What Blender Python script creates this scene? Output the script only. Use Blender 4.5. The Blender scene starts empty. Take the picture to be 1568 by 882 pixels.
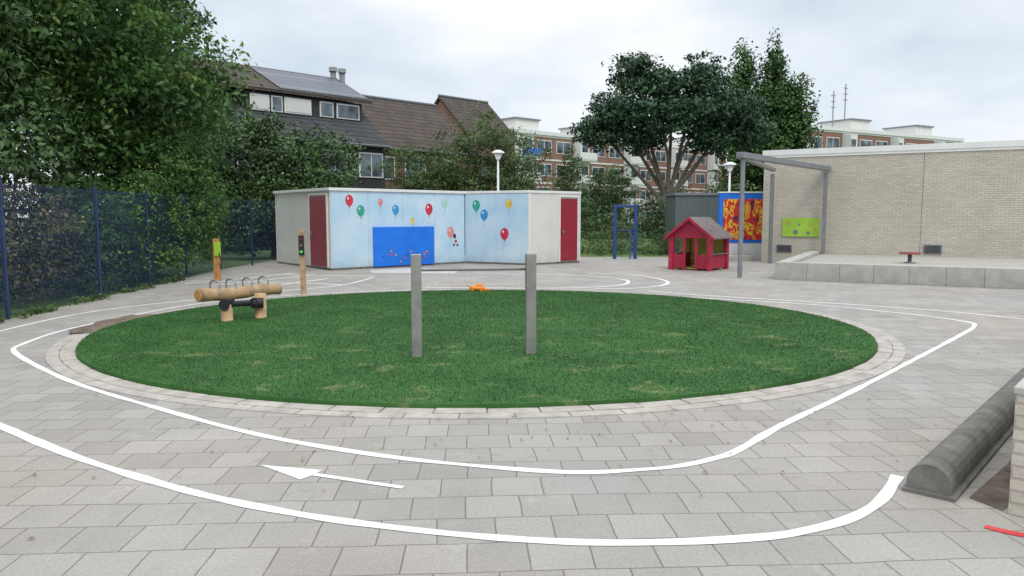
import bpy, math, random
import numpy as np
from mathutils import Vector, noise
random.seed(5)
scene = bpy.context.scene
COL = bpy.context.collection

# ------------------------------------------------------------ materials
def new_mat(name):
    m = bpy.data.materials.new(name); m.use_nodes = True
    nt = m.node_tree
    for n in list(nt.nodes): nt.nodes.remove(n)
    out = nt.nodes.new('ShaderNodeOutputMaterial')
    b = nt.nodes.new('ShaderNodeBsdfPrincipled')
    nt.links.new(b.outputs[0], out.inputs[0])
    return m, nt, b, out
def N(nt, t, **kw):
    n = nt.nodes.new(t)
    for k, v in kw.items():
        if k in n.inputs: n.inputs[k].default_value = v
        else: setattr(n, k, v)
    return n
def L(nt, a, b): nt.links.new(a, b)
def rgba(c): return (c[0], c[1], c[2], 1)
def ramp(nt, fac, stops, const=False):
    r = nt.nodes.new('ShaderNodeValToRGB')
    el = r.color_ramp.elements
    while len(el) < len(stops): el.new(0.5)
    for e, (p, c) in zip(el, stops):
        e.position = p; e.color = rgba(c) if isinstance(c, (tuple, list)) else (c, c, c, 1)
    if const: r.color_ramp.interpolation = 'CONSTANT'
    L(nt, fac, r.inputs[0]); return r.outputs[0]
def mixc(nt, fac, a, b, mode='MIX'):
    m = nt.nodes.new('ShaderNodeMix'); m.data_type = 'RGBA'; m.blend_type = mode
    if hasattr(fac, 'is_output'): L(nt, fac, m.inputs[0])
    else: m.inputs[0].default_value = float(fac)
    for i, v in ((6, a), (7, b)):
        if hasattr(v, 'is_output'): L(nt, v, m.inputs[i])
        else: m.inputs[i].default_value = rgba(v)
    return m.outputs[2]
def noise_fac(nt, vec, scale, detail=4, rough=.6):
    n = N(nt, 'ShaderNodeTexNoise', Scale=scale, Detail=detail, Roughness=rough)
    if vec is not None: L(nt, vec, n.inputs['Vector'])
    return n.outputs[0]
def bump(nt, b, h, strength=.3, dist=.01):
    bp = N(nt, 'ShaderNodeBump', Strength=strength, Distance=dist)
    L(nt, h, bp.inputs['Height']); L(nt, bp.outputs[0], b.inputs['Normal'])

def plain(name, col, rough=.6, var=.18, scale=3, metal=0, bstr=.15, bscale=40, dirt=0):
    m, nt, b, out = new_mat(name)
    tc = N(nt, 'ShaderNodeTexCoord'); o = tc.outputs['Object']
    f = noise_fac(nt, o, scale, 5)
    lo = tuple(c*(1-var) for c in col); hi = tuple(min(1, c*(1+var)) for c in col)
    c = ramp(nt, f, [(.3, lo), (.7, hi)])
    if dirt:
        sep = N(nt, 'ShaderNodeSeparateXYZ'); L(nt, o, sep.inputs[0])
        mr = N(nt, 'ShaderNodeMapRange'); L(nt, sep.outputs[2], mr.inputs[0])
        mr.inputs[1].default_value = 0; mr.inputs[2].default_value = .5; mr.inputs[3].default_value = dirt; mr.inputs[4].default_value = dirt*.12
        n2 = noise_fac(nt, o, 6, 5)
        mm = N(nt, 'ShaderNodeMath', operation='MULTIPLY'); L(nt, mr.outputs[0], mm.inputs[0]); L(nt, n2, mm.inputs[1])
        c = mixc(nt, mm.outputs[0], c, (.09, .08, .06))
    L(nt, c, b.inputs['Base Color'])
    b.inputs['Roughness'].default_value = rough; b.inputs['Metallic'].default_value = metal
    if bstr: bump(nt, b, noise_fac(nt, o, bscale, 2), bstr, .005)
    return m

def brickmat(name, c1, c2, mortar, bw=.21, rh=.065, ms=.008, rough=.85, vertical=True, bstr=.5, rot=0, stain=.25, big=1.2, offset=.5, paving=False):
    m, nt, b, out = new_mat(name)
    tc = N(nt, 'ShaderNodeTexCoord'); o = tc.outputs['Object']
    vec = o
    if vertical:
        s = N(nt, 'ShaderNodeSeparateXYZ'); L(nt, o, s.inputs[0])
        a = N(nt, 'ShaderNodeMath', operation='ADD'); L(nt, s.outputs[0], a.inputs[0]); L(nt, s.outputs[1], a.inputs[1])
        cb = N(nt, 'ShaderNodeCombineXYZ'); L(nt, a.outputs[0], cb.inputs[0]); L(nt, s.outputs[2], cb.inputs[1]); vec = cb.outputs[0]
    elif rot:
        mp = N(nt, 'ShaderNodeMapping'); mp.inputs['Rotation'].default_value = (0, 0, rot); L(nt, o, mp.inputs[0]); vec = mp.outputs[0]
        nz = N(nt, 'ShaderNodeTexNoise', Scale=.9, Detail=3); L(nt, o, nz.inputs['Vector'])
        sb = N(nt, 'ShaderNodeVectorMath', operation='MULTIPLY_ADD'); L(nt, nz.outputs['Color'], sb.inputs[0]); sb.inputs[1].default_value = (.08, .08, 0); L(nt, vec, sb.inputs[2]); vec = sb.outputs[0]
    br = N(nt, 'ShaderNodeTexBrick', Scale=1.0); L(nt, vec, br.inputs['Vector'])
    br.offset = offset
    br.inputs['Color1'].default_value = rgba(c1); br.inputs['Color2'].default_value = rgba(c2); br.inputs['Mortar'].default_value = rgba(mortar)
    br.inputs['Mortar Size'].default_value = ms; br.inputs['Mortar Smooth'].default_value = .3
    br.inputs['Brick Width'].default_value = bw; br.inputs['Row Height'].default_value = rh; br.inputs['Bias'].default_value = 0
    c = br.outputs[0]
    st = ramp(nt, noise_fac(nt, o, big, 6, .65), [(.3, 1-stain), (.65, 1.0)])
    c = mixc(nt, 1.0, c, st, 'MULTIPLY')
    if paving:
        hue = ramp(nt, noise_fac(nt, o, .33, 3, .5), [(.35, (1.03, .99, .95)), (.65, (.95, .98, .99))])
        c = mixc(nt, 1.0, c, hue, 'MULTIPLY')
        spot = ramp(nt, noise_fac(nt, o, 3.2, 6, .7), [(.60, 0.0), (.75, .5)])
        c = mixc(nt, spot, c, (.20, .18, .155))
        pale = ramp(nt, noise_fac(nt, o, 1.9, 6, .75), [(.58, 0.0), (.72, .35)])
        c = mixc(nt, pale, c, (.54, .51, .47))
    fine = ramp(nt, noise_fac(nt, o, 55 if paving else 45, 3, .75), [(.25, .78), (.75, 1.16)])
    c = mixc(nt, 1.0, c, fine, 'MULTIPLY')
    L(nt, c, b.inputs['Base Color']); b.inputs['Roughness'].default_value = rough
    inv = N(nt, 'ShaderNodeMath', operation='SUBTRACT'); inv.inputs[0].default_value = 1; L(nt, br.outputs['Fac'], inv.inputs[1])
    ad = N(nt, 'ShaderNodeMath', operation='MULTIPLY_ADD'); L(nt, noise_fac(nt, o, 60, 2), ad.inputs[0]); ad.inputs[1].default_value = .35; L(nt, inv.outputs[0], ad.inputs[2])
    bump(nt, b, ad.outputs[0], bstr, .006)
    return m

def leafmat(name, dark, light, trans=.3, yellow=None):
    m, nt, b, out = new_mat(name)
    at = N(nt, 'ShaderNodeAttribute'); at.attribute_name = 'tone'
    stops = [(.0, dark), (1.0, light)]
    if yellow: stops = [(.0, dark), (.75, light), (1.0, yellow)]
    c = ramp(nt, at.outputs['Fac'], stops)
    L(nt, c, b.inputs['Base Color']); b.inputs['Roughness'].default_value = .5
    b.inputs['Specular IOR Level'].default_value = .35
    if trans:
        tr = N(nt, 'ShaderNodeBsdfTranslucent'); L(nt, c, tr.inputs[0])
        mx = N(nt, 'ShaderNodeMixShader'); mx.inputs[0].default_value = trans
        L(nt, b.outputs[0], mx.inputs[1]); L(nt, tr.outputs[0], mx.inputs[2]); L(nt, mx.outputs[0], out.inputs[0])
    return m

def glass(name, col=(.03, .04, .05)):
    m, nt, b, out = new_mat(name)
    tc = N(nt, 'ShaderNodeTexCoord')
    f = noise_fac(nt, tc.outputs['Object'], .8, 2)
    L(nt, ramp(nt, f, [(.4, col), (.62, tuple(c*4+.03 for c in col))]), b.inputs['Base Color'])
    b.inputs['Roughness'].default_value = .08; return m

# ------------------------------------------------------------ mesh helper
class M:
    def __init__(s): s.v = []; s.f = []; s.m = []; s.sm = []
    def add(s, vs, fs, mat=0, smooth=False):
        o = len(s.v); s.v += [tuple(v) for v in vs]
        for f in fs: s.f.append([i+o for i in f]); s.m.append(mat); s.sm.append(smooth)
    def box(s, x0, x1, y0, y1, z0, z1, mat=0, rz=0, c=None):
        vs = [(x, y, z) for z in (z0, z1) for x, y in ((x0, y0), (x1, y0), (x1, y1), (x0, y1))]
        if rz:
            cx, cy = c or ((x0+x1)/2, (y0+y1)/2); ca, sa = math.cos(rz), math.sin(rz)
            vs = [(cx+(x-cx)*ca-(y-cy)*sa, cy+(x-cx)*sa+(y-cy)*ca, z) for x, y, z in vs]
        s.add(vs, [(0, 3, 2, 1), (4, 5, 6, 7), (0, 1, 5, 4), (1, 2, 6, 5), (2, 3, 7, 6), (3, 0, 4, 7)], mat)
    def prism(s, poly, z0, z1, mat=0):
        n = len(poly)
        vs = [(x, y, z0) for x, y in poly]+[(x, y, z1) for x, y in poly]
        s.add(vs, [tuple(range(n))[::-1], tuple(range(n, 2*n))]+[(i, (i+1) % n, (i+1) % n+n, i+n) for i in range(n)], mat)
    def extr(s, prof, p0, p1, mat=0):
        n = len(prof); p0 = Vector(p0); p1 = Vector(p1)
        vs = [p0+Vector(q) for q in prof]+[p1+Vector(q) for q in prof]
        s.add(vs, [tuple(range(n))[::-1], tuple(range(n, 2*n))]+[(i, (i+1) % n, (i+1) % n+n, i+n) for i in range(n)], mat)
    def slab(s, pts, t, mat=0):
        n = len(pts); lo = [(p[0], p[1], p[2]-t) for p in pts]
        s.add(list(pts)+lo, [tuple(range(n)), tuple(range(n, 2*n))[::-1]]+[(i, i+n, (i+1) % n+n, (i+1) % n) for i in range(n)], mat)
    def tube(s, pts, rad, n=8, mat=0, smooth=True):
        pts = [Vector(p) for p in pts]
        if not isinstance(rad, (list, tuple)): rad = [rad]*len(pts)
        o = len(s.v); ref = None
        for i, p in enumerate(pts):
            d = (pts[min(i+1, len(pts)-1)]-pts[max(i-1, 0)]).normalized()
            if ref is None: ref = Vector((0, 0, 1)) if abs(d.z) < .9 else Vector((1, 0, 0))
            a = d.cross(ref)
            if a.length < .05: a = d.cross(Vector((.3, 1, .2)))
            a = a.normalized(); bb = d.cross(a).normalized()
            for k in range(n):
                t = 2*math.pi*k/n
                s.v.append(tuple(p+a*math.cos(t)*rad[i]+bb*math.sin(t)*rad[i]))
        for i in range(len(pts)-1):
            for k in range(n):
                s.f.append([o+i*n+k, o+i*n+(k+1) % n, o+(i+1)*n+(k+1) % n, o+(i+1)*n+k]); s.m.append(mat); s.sm.append(smooth)
        for base in (0, len(pts)-1):
            s.f.append([o+base*n+k for k in range(n)]); s.m.append(mat); s.sm.append(False)
    def disc(s, cx, y, cz, rx, rz, n=20, mat=0, t=.003, tail=False):
        pts = [(cx+rx*math.cos(2*math.pi*k/n)*((1-.18*max(0, -math.sin(2*math.pi*k/n))) if tail else 1), cz+rz*math.sin(2*math.pi*k/n)) for k in range(n)]
        vs = [(a, y, b) for a, b in pts]+[(a, y-t, b) for a, b in pts]
        s.add(vs, [tuple(range(n, 2*n))]+[(i, (i+1) % n, (i+1) % n+n, i+n) for i in range(n)], mat)
    def ellipsoid(s, c, r, nu=14, nv=8, mat=0):
        o = len(s.v)
        for j in range(nv+1):
            ph = math.pi*j/nv
            for i in range(nu):
                t = 2*math.pi*i/nu
                s.v.append((c[0]+r[0]*math.sin(ph)*math.cos(t), c[1]+r[1]*math.sin(ph)*math.sin(t), c[2]+r[2]*math.cos(ph)))
        for j in range(nv):
            for i in range(nu):
                s.f.append([o+j*nu+i, o+(j+1)*nu+i, o+(j+1)*nu+(i+1) % nu, o+j*nu+(i+1) % nu]); s.m.append(mat); s.sm.append(True)
    def build(s, name, mats, parent=None, loc=(0, 0, 0), rz=0, bevel=0):
        me = bpy.data.meshes.new(name); me.from_pydata(s.v, [], s.f); me.update()
        for m in mats: me.materials.append(m)
        me.polygons.foreach_set('material_index', s.m); me.polygons.foreach_set('use_smooth', s.sm)
        ob = bpy.data.objects.new(name, me); COL.objects.link(ob)
        ob.location = loc; ob.rotation_euler = (0, 0, rz)
        if parent: ob.parent = parent
        if bevel:
            b = ob.modifiers.new('bev', 'BEVEL'); b.width = bevel; b.segments = 2; b.limit_method = 'ANGLE'; b.angle_limit = .6
        return ob
def empty(name, loc=(0, 0, 0), rz=0):
    e = bpy.data.objects.new(name, None); COL.objects.link(e); e.location = loc; e.rotation_euler = (0, 0, rz); e.empty_display_size = .2
    return e

# ------------------------------------------------------------ foliage
def foliage(name, lobes, clumps, per, size, mat, parent=None, seed=1, cr=.45, flat=.6, inner=.25, rmin=.75, rmax=1.08, up=.5, zmin=.03, asp=.5):
    rg = np.random.default_rng(seed)
    lobes = [(np.array(c, float), np.array(r if isinstance(r, (tuple, list)) else (r,)*3, float)) for c, r in lobes]
    w = np.array([(r[0]*r[1]+r[1]*r[2]+r[0]*r[2]) for c, r in lobes]); w /= w.sum()
    idx = rg.choice(len(lobes), clumps, p=w)
    C = np.array([lobes[i][0] for i in idx]); R = np.array([lobes[i][1] for i in idx])
    d = rg.normal(size=(clumps, 3)); d /= np.linalg.norm(d, axis=1)[:, None]
    rad = rg.uniform(rmin, rmax, clumps)
    ins = rg.random(clumps) < inner; rad[ins] = rg.uniform(.2, .75, ins.sum())
    cc = C+d*R*rad[:, None]
    csz = cr*rg.uniform(.5, 1.45, clumps)
    tone_c = np.clip(rg.normal(.48, .27, clumps), 0, 1); tone_c[ins] *= .5  # inner clumps toned darker: shade inside the crown put into leaf colour
    n = clumps*per; ci = np.repeat(np.arange(clumps), per)
    off = rg.normal(size=(n, 3)); ln = np.linalg.norm(off, axis=1)[:, None]; off = off/ln*np.minimum(ln, 1.9)*.62
    p = cc[ci]+off*csz[ci][:, None]*np.array([1, 1, flat])
    nr = rg.normal(size=(n, 3))*.8+d[ci]*.6+np.array([0, 0, up]); nr /= np.linalg.norm(nr, axis=1)[:, None]
    t = rg.normal(size=(n, 3)); t[:, 2] -= .4; t -= nr*(t*nr).sum(1)[:, None]; t /= np.linalg.norm(t, axis=1)[:, None]
    b = np.cross(nr, t); sz = size*rg.uniform(.6, 1.3, n)[:, None]
    tone = np.clip(tone_c[ci]*.75+rg.random(n)*.3+off[:, 2]*.18, 0, 1)  # higher leaves of a clump coloured paler, painting in light from above
    keep = p[:, 2] > zmin
    p, nr, t, b, sz, tone = p[keep], nr[keep], t[keep], b[keep], sz[keep], tone[keep]
    n = len(p)
    V = np.empty((n, 4, 3)); V[:, 0] = p-t*sz*.5; V[:, 1] = p+b*sz*asp*.5+nr*sz*.08; V[:, 2] = p+t*sz*.5; V[:, 3] = p-b*sz*asp*.5+nr*sz*.08
    me = bpy.data.meshes.new(name)
    me.vertices.add(4*n); me.vertices.foreach_set('co', V.ravel())
    me.loops.add(4*n); me.loops.foreach_set('vertex_index', np.arange(4*n, dtype=np.int32))
    me.polygons.add(n); me.polygons.foreach_set('loop_start', np.arange(0, 4*n, 4, dtype=np.int32))
    me.update(calc_edges=True)
    a = me.attributes.new('tone', 'FLOAT', 'FACE'); a.data.foreach_set('value', tone.astype(np.float32))
    me.materials.append(mat)
    ob = bpy.data.objects.new(name, me); COL.objects.link(ob)
    if parent: ob.parent = parent
    return ob

def tree(name, base, lobes, leafm, barkm, clumps, per, size, r0=.2, seed=1, fork=.35, limb=.5, **kw):
    e = empty(name, base)
    rg = random.Random(seed); g = M()
    top = max(c[2] for c, r in lobes)
    bx, by, bz = base
    rel = [((c[0]-bx, c[1]-by, c[2]-bz), r) for c, r in lobes]
    cx = sum(c[0] for c, r in rel)/len(rel); cy = sum(c[1] for c, r in rel)/len(rel)
    H = top-bz
    fk = Vector((cx*.25, cy*.25, H*fork))
    g.tube([(0, 0, -.1), (0, 0, .25), tuple(fk*.5), tuple(fk)], [r0*1.5, r0*1.1, r0*.95, r0*.85], 10)
    for c, r in rel:
        c = Vector(c); mid = fk.lerp(c, .5)+Vector((rg.uniform(-.3, .3), rg.uniform(-.3, .3), rg.uniform(-.2, .4)))
        g.tube([tuple(fk-Vector((0, 0, rg.uniform(.1, .7)))), tuple(mid), tuple(c)], [r0*limb, r0*limb*.6, r0*.14], 7)
        rr = r if isinstance(r, (tuple, list)) else (r, r, r)
        for k in range(5):
            d = Vector((rg.uniform(-1, 1), rg.uniform(-1, 1), rg.uniform(-.4, 1))).normalized()
            q = c+Vector((d.x*rr[0], d.y*rr[1], d.z*rr[2]))*.85
            st = mid.lerp(c, rg.uniform(.2, 1))
            g.tube([tuple(st), tuple(st.lerp(q, .5)+Vector((0, 0, .1))), tuple(q)], [r0*.16, r0*.1, r0*.03], 5)
    g.build('trunk', [barkm], e)
    foliage('crown', rel, clumps, per, size, leafm, e, seed, zmin=-bz+.03, **kw)
    return e

# ------------------------------------------------------------ palette
TW = -math.radians(3)
m_pave = brickmat('paving_tiles', (.335, .312, .285), (.405, .38, .35), (.19, .17, .15), .3, .3, .0045, vertical=False, rot=TW, stain=.18, big=.7, bstr=.5, paving=True)
m_edge = plain('edging_stone', (.41, .37, .33), .85, .25, 5, bscale=50, bstr=.4)
m_soil = plain('soil', (.15, .115, .085), .95, .5, 6, bscale=30, bstr=.8)
m_ground = plain('rough_grass', (.09, .15, .04), .95, .5, 1.5, bscale=20, bstr=.8)
m_conc = plain('concrete', (.44, .43, .40), .85, .15, 4, dirt=.5, bstr=.3)
m_conc_d = plain('dark_concrete', (.155, .148, .13), .85, .35, 7, bstr=.6, bscale=60)
m_white = plain('white_paint', (.76, .76, .74), .5, .06, 2, dirt=.5)
m_trim = plain('white_trim', (.74, .74, .72), .5, .06, 2)
m_offw = plain('offwhite_panel', (.68, .67, .63), .5, .06, 2, dirt=.5)
m_red = plain('red_door', (.27, .012, .03), .45, .15, 2, dirt=.3)
m_blue = plain('blue_panel', (.008, .17, .72), .4, .12, 2)
m_steel = plain('brushed_steel', (.31, .30, .28), .5, .18, 6, metal=.5, bstr=.05)
m_galv = plain('galvanised', (.22, .23, .24), .5, .15, 6, metal=.3)
m_dark = plain('black_rubber', (.015, .015, .017), .6)
m_wood = plain('robinia_wood', (.42, .28, .15), .8, .35, 9, bstr=.6, bscale=25)
m_wood2 = plain('orange_wood', (.46, .22, .07), .75, .25, 7, bstr=.4)
m_bark = plain('bark', (.11, .095, .07), .95, .4, 8, bstr=.9, bscale=15)
m_fence = plain('fence_blue', (.018, .04, .11), .5, .2)
m_bframe = plain('blue_frame', (.015, .05, .20), .45, .1)
m_cream = brickmat('cream_brick', (.52, .475, .40), (.61, .56, .475), (.42, .38, .32), .215, .068, .009, stain=.16, big=.6, bstr=.6)
m_brick = brickmat('red_brick', (.26, .10, .06), (.33, .14, .085), (.30, .26, .22), .21, .065, .01, stain=.2)
m_brickd = brickmat('brown_brick', (.17, .08, .05), (.21, .11, .07), (.15, .13, .11), .21, .065, .01, stain=.2)
m_roofb = brickmat('brown_tiles', (.085, .062, .05), (.125, .09, .07), (.03, .025, .02), .3, .25, .03, vertical=True, stain=.35)
m_roofd = brickmat('slate_tiles', (.05, .053, .06), (.08, .083, .09), (.02, .02, .022), .3, .25, .03, vertical=True, stain=.3)
m_solar = brickmat('solar_panel', (.04, .055, .08), (.05, .065, .095), (.18, .19, .2), 1.6, .9, .03, rough=.4, stain=.1, offset=0)
m_clad = plain('dark_cladding', (.03, .028, .03), .7, .2)
m_glass = glass('window_glass')
m_zinc = plain('zinc', (.22, .23, .24), .5, .1, metal=.3)
m_lime = plain('lime_board', (.33, .55, .05), .5, .1)
m_orange = plain('orange_plastic', (.75, .22, .01), .4, .05)
m_pink = plain('raspberry_paint', (.38, .016, .05), .6, .3, 5)
m_yg = plain('yellow_green', (.38, .38, .06), .5, .15)
m_groof = plain('grey_board', (.17, .135, .13), .8, .25, 5)
m_bluegrey = plain('light_blue_w', (.02, .10, .40), .5)
m_rmur = plain('mural_red', (.58, .03, .03), .5, .08)
m_shed_g = plain('grey_green_shed', (.10, .125, .12), .6, .1)
leaf_big = leafmat('leaf_big', (.020, .055, .015), (.105, .215, .048), .25, (.20, .25, .06))
leaf_dark = leafmat('leaf_dark', (.011, .032, .017), (.06, .125, .055), 0)
leaf_mid = leafmat('leaf_mid', (.020, .048, .016), (.095, .17, .048), 0)
leaf_lt = leafmat('leaf_light', (.035, .065, .022), (.14, .21, .07), .25)
leaf_hedge = leafmat('leaf_hedge', (.03, .04, .018), (.14, .14, .055), 0, (.24, .16, .09))
leaf_pop = leafmat('leaf_poplar', (.018, .050, .014), (.085, .17, .04), 0)

mb, nt, b, out = new_mat('pale_blue_wall')
tc = N(nt, 'ShaderNodeTexCoord')
c = ramp(nt, noise_fac(nt, tc.outputs['Object'], .9, 5), [(.35, (.40, .60, .76)), (.7, (.62, .74, .80))])
sp = N(nt, 'ShaderNodeSeparateXYZ'); L(nt, tc.outputs['Object'], sp.inputs[0])
mr = N(nt, 'ShaderNodeMapRange'); L(nt, sp.outputs[2], mr.inputs[0]); mr.inputs[2].default_value = .35; mr.inputs[3].default_value = .5; mr.inputs[4].default_value = 0.06
mm = N(nt, 'ShaderNodeMath', operation='MULTIPLY'); L(nt, mr.outputs[0], mm.inputs[0]); L(nt, noise_fac(nt, tc.outputs['Object'], 5, 6), mm.inputs[1])
c = mixc(nt, mm.outputs[0], c, (.12, .11, .08)); L(nt, c, b.inputs['Base Color']); b.inputs['Roughness'].default_value = .55
m_pale = mb

mp_, nt, b, out = new_mat('line_paint')
tc = N(nt, 'ShaderNodeTexCoord')
w = ramp(nt, noise_fac(nt, tc.outputs['Object'], 22, 5, .75), [(.56, 0.0), (.72, .6)])
c = mixc(nt, w, (.78, .78, .77), (.42, .40, .37)); L(nt, c, b.inputs['Base Color']); b.inputs['Roughness'].default_value = .6
bump(nt, b, noise_fac(nt, tc.outputs['Object'], 60, 2), .3, .004)
m_line = mp_

m_mur, nt, b, out = new_mat('mural_figures')
tc = N(nt, 'ShaderNodeTexCoord')
mpn = N(nt, 'ShaderNodeMapping'); mpn.inputs['Scale'].default_value = (1, 1, .55); L(nt, tc.outputs['Object'], mpn.inputs[0])
f = noise_fac(nt, mpn.outputs[0], 5.6, 1.5, .4)
c = ramp(nt, f, [(.0, (.02, .03, .10)), (.33, (.58, .025, .025)), (.50, (.80, .50, .03)), (.57, (.58, .025, .025)), (.63, (.80, .50, .03))], True)
L(nt, c, b.inputs['Base Color']); b.inputs['Roughness'].default_value = .5

def turfmat(name, blades):
    m, nt, b, out = new_mat(name)
    g = N(nt, 'ShaderNodeTexCoord'); o = g.outputs['Object']
    base = ramp(nt, noise_fac(nt, o, 1.2, 5), [(.3, (.026, .088, .020)), (.7, (.050, .138, .034))])
    mp2 = N(nt, 'ShaderNodeMapping'); mp2.inputs['Scale'].default_value = (.8, 1.3, 0); L(nt, o, mp2.inputs[0])
    a = ramp(nt, noise_fac(nt, mp2.outputs[0], 1.9, 9, .74), [(.55, 0.0), (.70, .75)])
    s = N(nt, 'ShaderNodeSeparateXYZ'); L(nt, o, s.inputs[0])
    dm = N(nt, 'ShaderNodeMath', operation='MULTIPLY_ADD'); L(nt, s.outputs[0], dm.inputs[0]); dm.inputs[1].default_value = -.35; L(nt, s.outputs[1], dm.inputs[2])
    mr = N(nt, 'ShaderNodeMapRange'); L(nt, dm.outputs[0], mr.inputs[0]); mr.inputs[1].default_value = 3.0; mr.inputs[2].default_value = -3; mr.inputs[3].default_value = .15; mr.inputs[4].default_value = 1
    mm = N(nt, 'ShaderNodeMath', operation='MULTIPLY'); L(nt, a, mm.inputs[0]); L(nt, mr.outputs[0], mm.inputs[1])
    c = mixc(nt, mm.outputs[0], base, (.30, .31, .14))
    if blades:
        at = N(nt, 'ShaderNodeAttribute'); at.attribute_name = 'tone'
        v = ramp(nt, at.outputs['Fac'], [(0, .65), (1, 1.6)])
        c = mixc(nt, 1, c, v, 'MULTIPLY')
    L(nt, c, b.inputs['Base Color']); b.inputs['Roughness'].default_value = .75
    b.inputs['Specular IOR Level'].default_value = .2
    return m
m_turf = turfmat('turf_base', False); m_blade = turfmat('turf_blades', True)

# ------------------------------------------------------------ ground
g = M(); g.add([(-400, -60, -.05), (400, -60, -.05), (400, 900, -.05), (-400, 900, -.05)], [(0, 1, 2, 3)]); g.build('ground', [m_ground])
g = M(); pav = [(-7.3, -6), (30, -6), (30, 27), (9.4, 29.2), (2.6, 29.2), (-2, 31), (-8.7, 27), (-8.65, 22), (-7.75, 11)]
g.prism(pav, -.04, 0); g.build('playground_paving', [m_pave])
g = M(); g.prism([(-3.9, 20.9), (-1.6, 20.95), (-1.5, 22.6), (-3.2, 22.9), (-4.2, 22.0)], -.01, .0035); g.build('pale_concrete_patch', [plain('pale_patch', (.52, .50, .47), .85, .15, 4)])

def catmull(pts, closed=False, k=8):
    P = [Vector(p) for p in pts]; n = len(P); r = []
    rng = range(n if closed else n-1)
    for i in rng:
        if closed: p0, p1, p2, p3 = P[(i-1) % n], P[i], P[(i+1) % n], P[(i+2) % n]
        else: p0, p1, p2, p3 = P[max(i-1, 0)], P[i], P[i+1], P[min(i+2, n-1)]
        for j in range(k):
            t = j/k
            r.append(.5*((2*p1)+(-p0+p2)*t+(2*p0-5*p1+4*p2-p3)*t*t+(-p0+3*p1-3*p2+p3)*t**3))
    if not closed: r.append(P[-1])
    return r
def ribbon(g, pts, w, z, closed=False, smooth=True):
    C = catmull(pts, closed) if smooth else [Vector(p) for p in pts]
    n = len(C); vs = []
    for i, p in enumerate(C):
        a = C[(i-1) % n] if closed else C[max(i-1, 0)]; b = C[(i+1) % n] if closed else C[min(i+1, n-1)]
        d = (b-a).normalized(); nn = Vector((-d.y, d.x))
        ww = w*(1+.35*noise.noise(Vector((p.x*3, p.y*3, z*100))))
        vs += [(p.x+nn.x*ww/2, p.y+nn.y*ww/2, z), (p.x-nn.x*ww/2, p.y-nn.y*ww/2, z)]
    m = n if closed else n-1
    g.add(vs, [(2*i, 2*i+1, (2*i+3) % (2*n), (2*i+2) % (2*n)) for i in range(m)])
outer = [(-5.4, 6.7), (-4.55, 6.08), (-3.91, 5.61), (-3.26, 5.12), (-2.67, 4.71), (-1.83, 4.21), (-1.17, 3.91), (-.62, 3.73), (-.11, 3.61), (.37, 3.55), (.86, 3.56), (1.29, 3.62), (1.52, 3.7), (1.74, 3.81), (1.95, 3.97), (2.13, 4.16), (2.38, 4.5)]
inner = [(-5.89, 8.77), (-5.02, 7.85), (-4.01, 6.93), (-2.88, 6.08), (-2.15, 5.56), (-1.55, 5.2), (-.8, 4.86), (-.14, 4.66), (.39, 4.56), (.81, 4.61), (1.07, 4.68), (1.32, 4.82), (1.54, 5), (2.09, 5.65), (3.05, 6.67), (4.48, 8.25), (5.99, 9.94), (6.69, 10.77), (6.86, 11.24), (6.51, 12.06), (5.47, 13.4), (3.97, 14.35), (2.32, 15.2), (.2, 15.9), (-1.7, 16.1), (-3.2, 15.75), (-4.38, 15.1), (-5.5, 13.9), (-5.93, 12.92), (-6.19, 11.31), (-6.27, 10.28), (-6.11, 9.27)]
g = M()
ribbon(g, outer, .074, .004)
ribbon(g, inner, .064, .004, closed=True)
ribbon(g, [(-7.1, 9.0), (-7.12, 10.4), (-7.1, 12.0), (-6.7, 13.2), (-6.0, 14.3), (-4.97, 15.8), (-3.95, 17.2), (-3.6, 19.4)], .07, .004)
ribbon(g, [(8.6, 9.5), (8.3, 10.6), (7.89, 11.57), (7.25, 12.5), (6.07, 13.5), (5.08, 14.2), (3.79, 15.1), (2.9, 15.9)], .07, .004)
ribbon(g, [(-2.65, 20.8), (-.44, 20.8), (1.17, 20.4), (2.3, 19.6), (2.79, 18.8), (2.8, 18.0), (2.46, 17.2), (1.64, 16.7), (.5, 16.5), (-2, 16.7)], .085, .0045)
ribbon(g, [(2.1, 20.9), (3.24, 20.2), (3.68, 19.1), (3.75, 18.0), (3.4, 17.1), (2.7, 16.5), (1.8, 16.35)], .085, .0055)
ribbon(g, [(-7.7, 17.6), (-6.8, 19.2), (-6.1, 20.9)], .09, .004)
ribbon(g, [(-6.9, 17.2), (-6.0, 18.9), (-5.4, 20.3)], .09, .004)
ribbon(g, [(-7.9, 18.4), (-6.6, 18.1), (-4.9, 17.7), (-3.9, 17.3)], .09, .005)
ribbon(g, [(-7.3, 20.6), (-6.2, 20.4), (-5.0, 20.1), (-3.6, 19.8)], .09, .005)
ribbon(g, [(-5.5, 17.0), (-4.7, 19.0)], .09, .004)
g.add([(-1.62, 4.70, .004), (-1.286, 4.43, .004), (-1.235, 4.505, .004), (-1.195, 4.60, .004)], [(0, 1, 2, 3)])
g.add([(-1.232, 4.50, .0045), (-.65, 4.275, .0045), (-.635, 4.315, .0045), (-1.222, 4.545, .0045)], [(0, 1, 2, 3)])
g.build('painted_line_markings', [m_line])
g = M(); ribbon(g, [(2.44, 3.74), (2.56, 3.64), (2.9, 3.45)], .05, .004); g.build('red_line_marking', [m_rmur])

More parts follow.
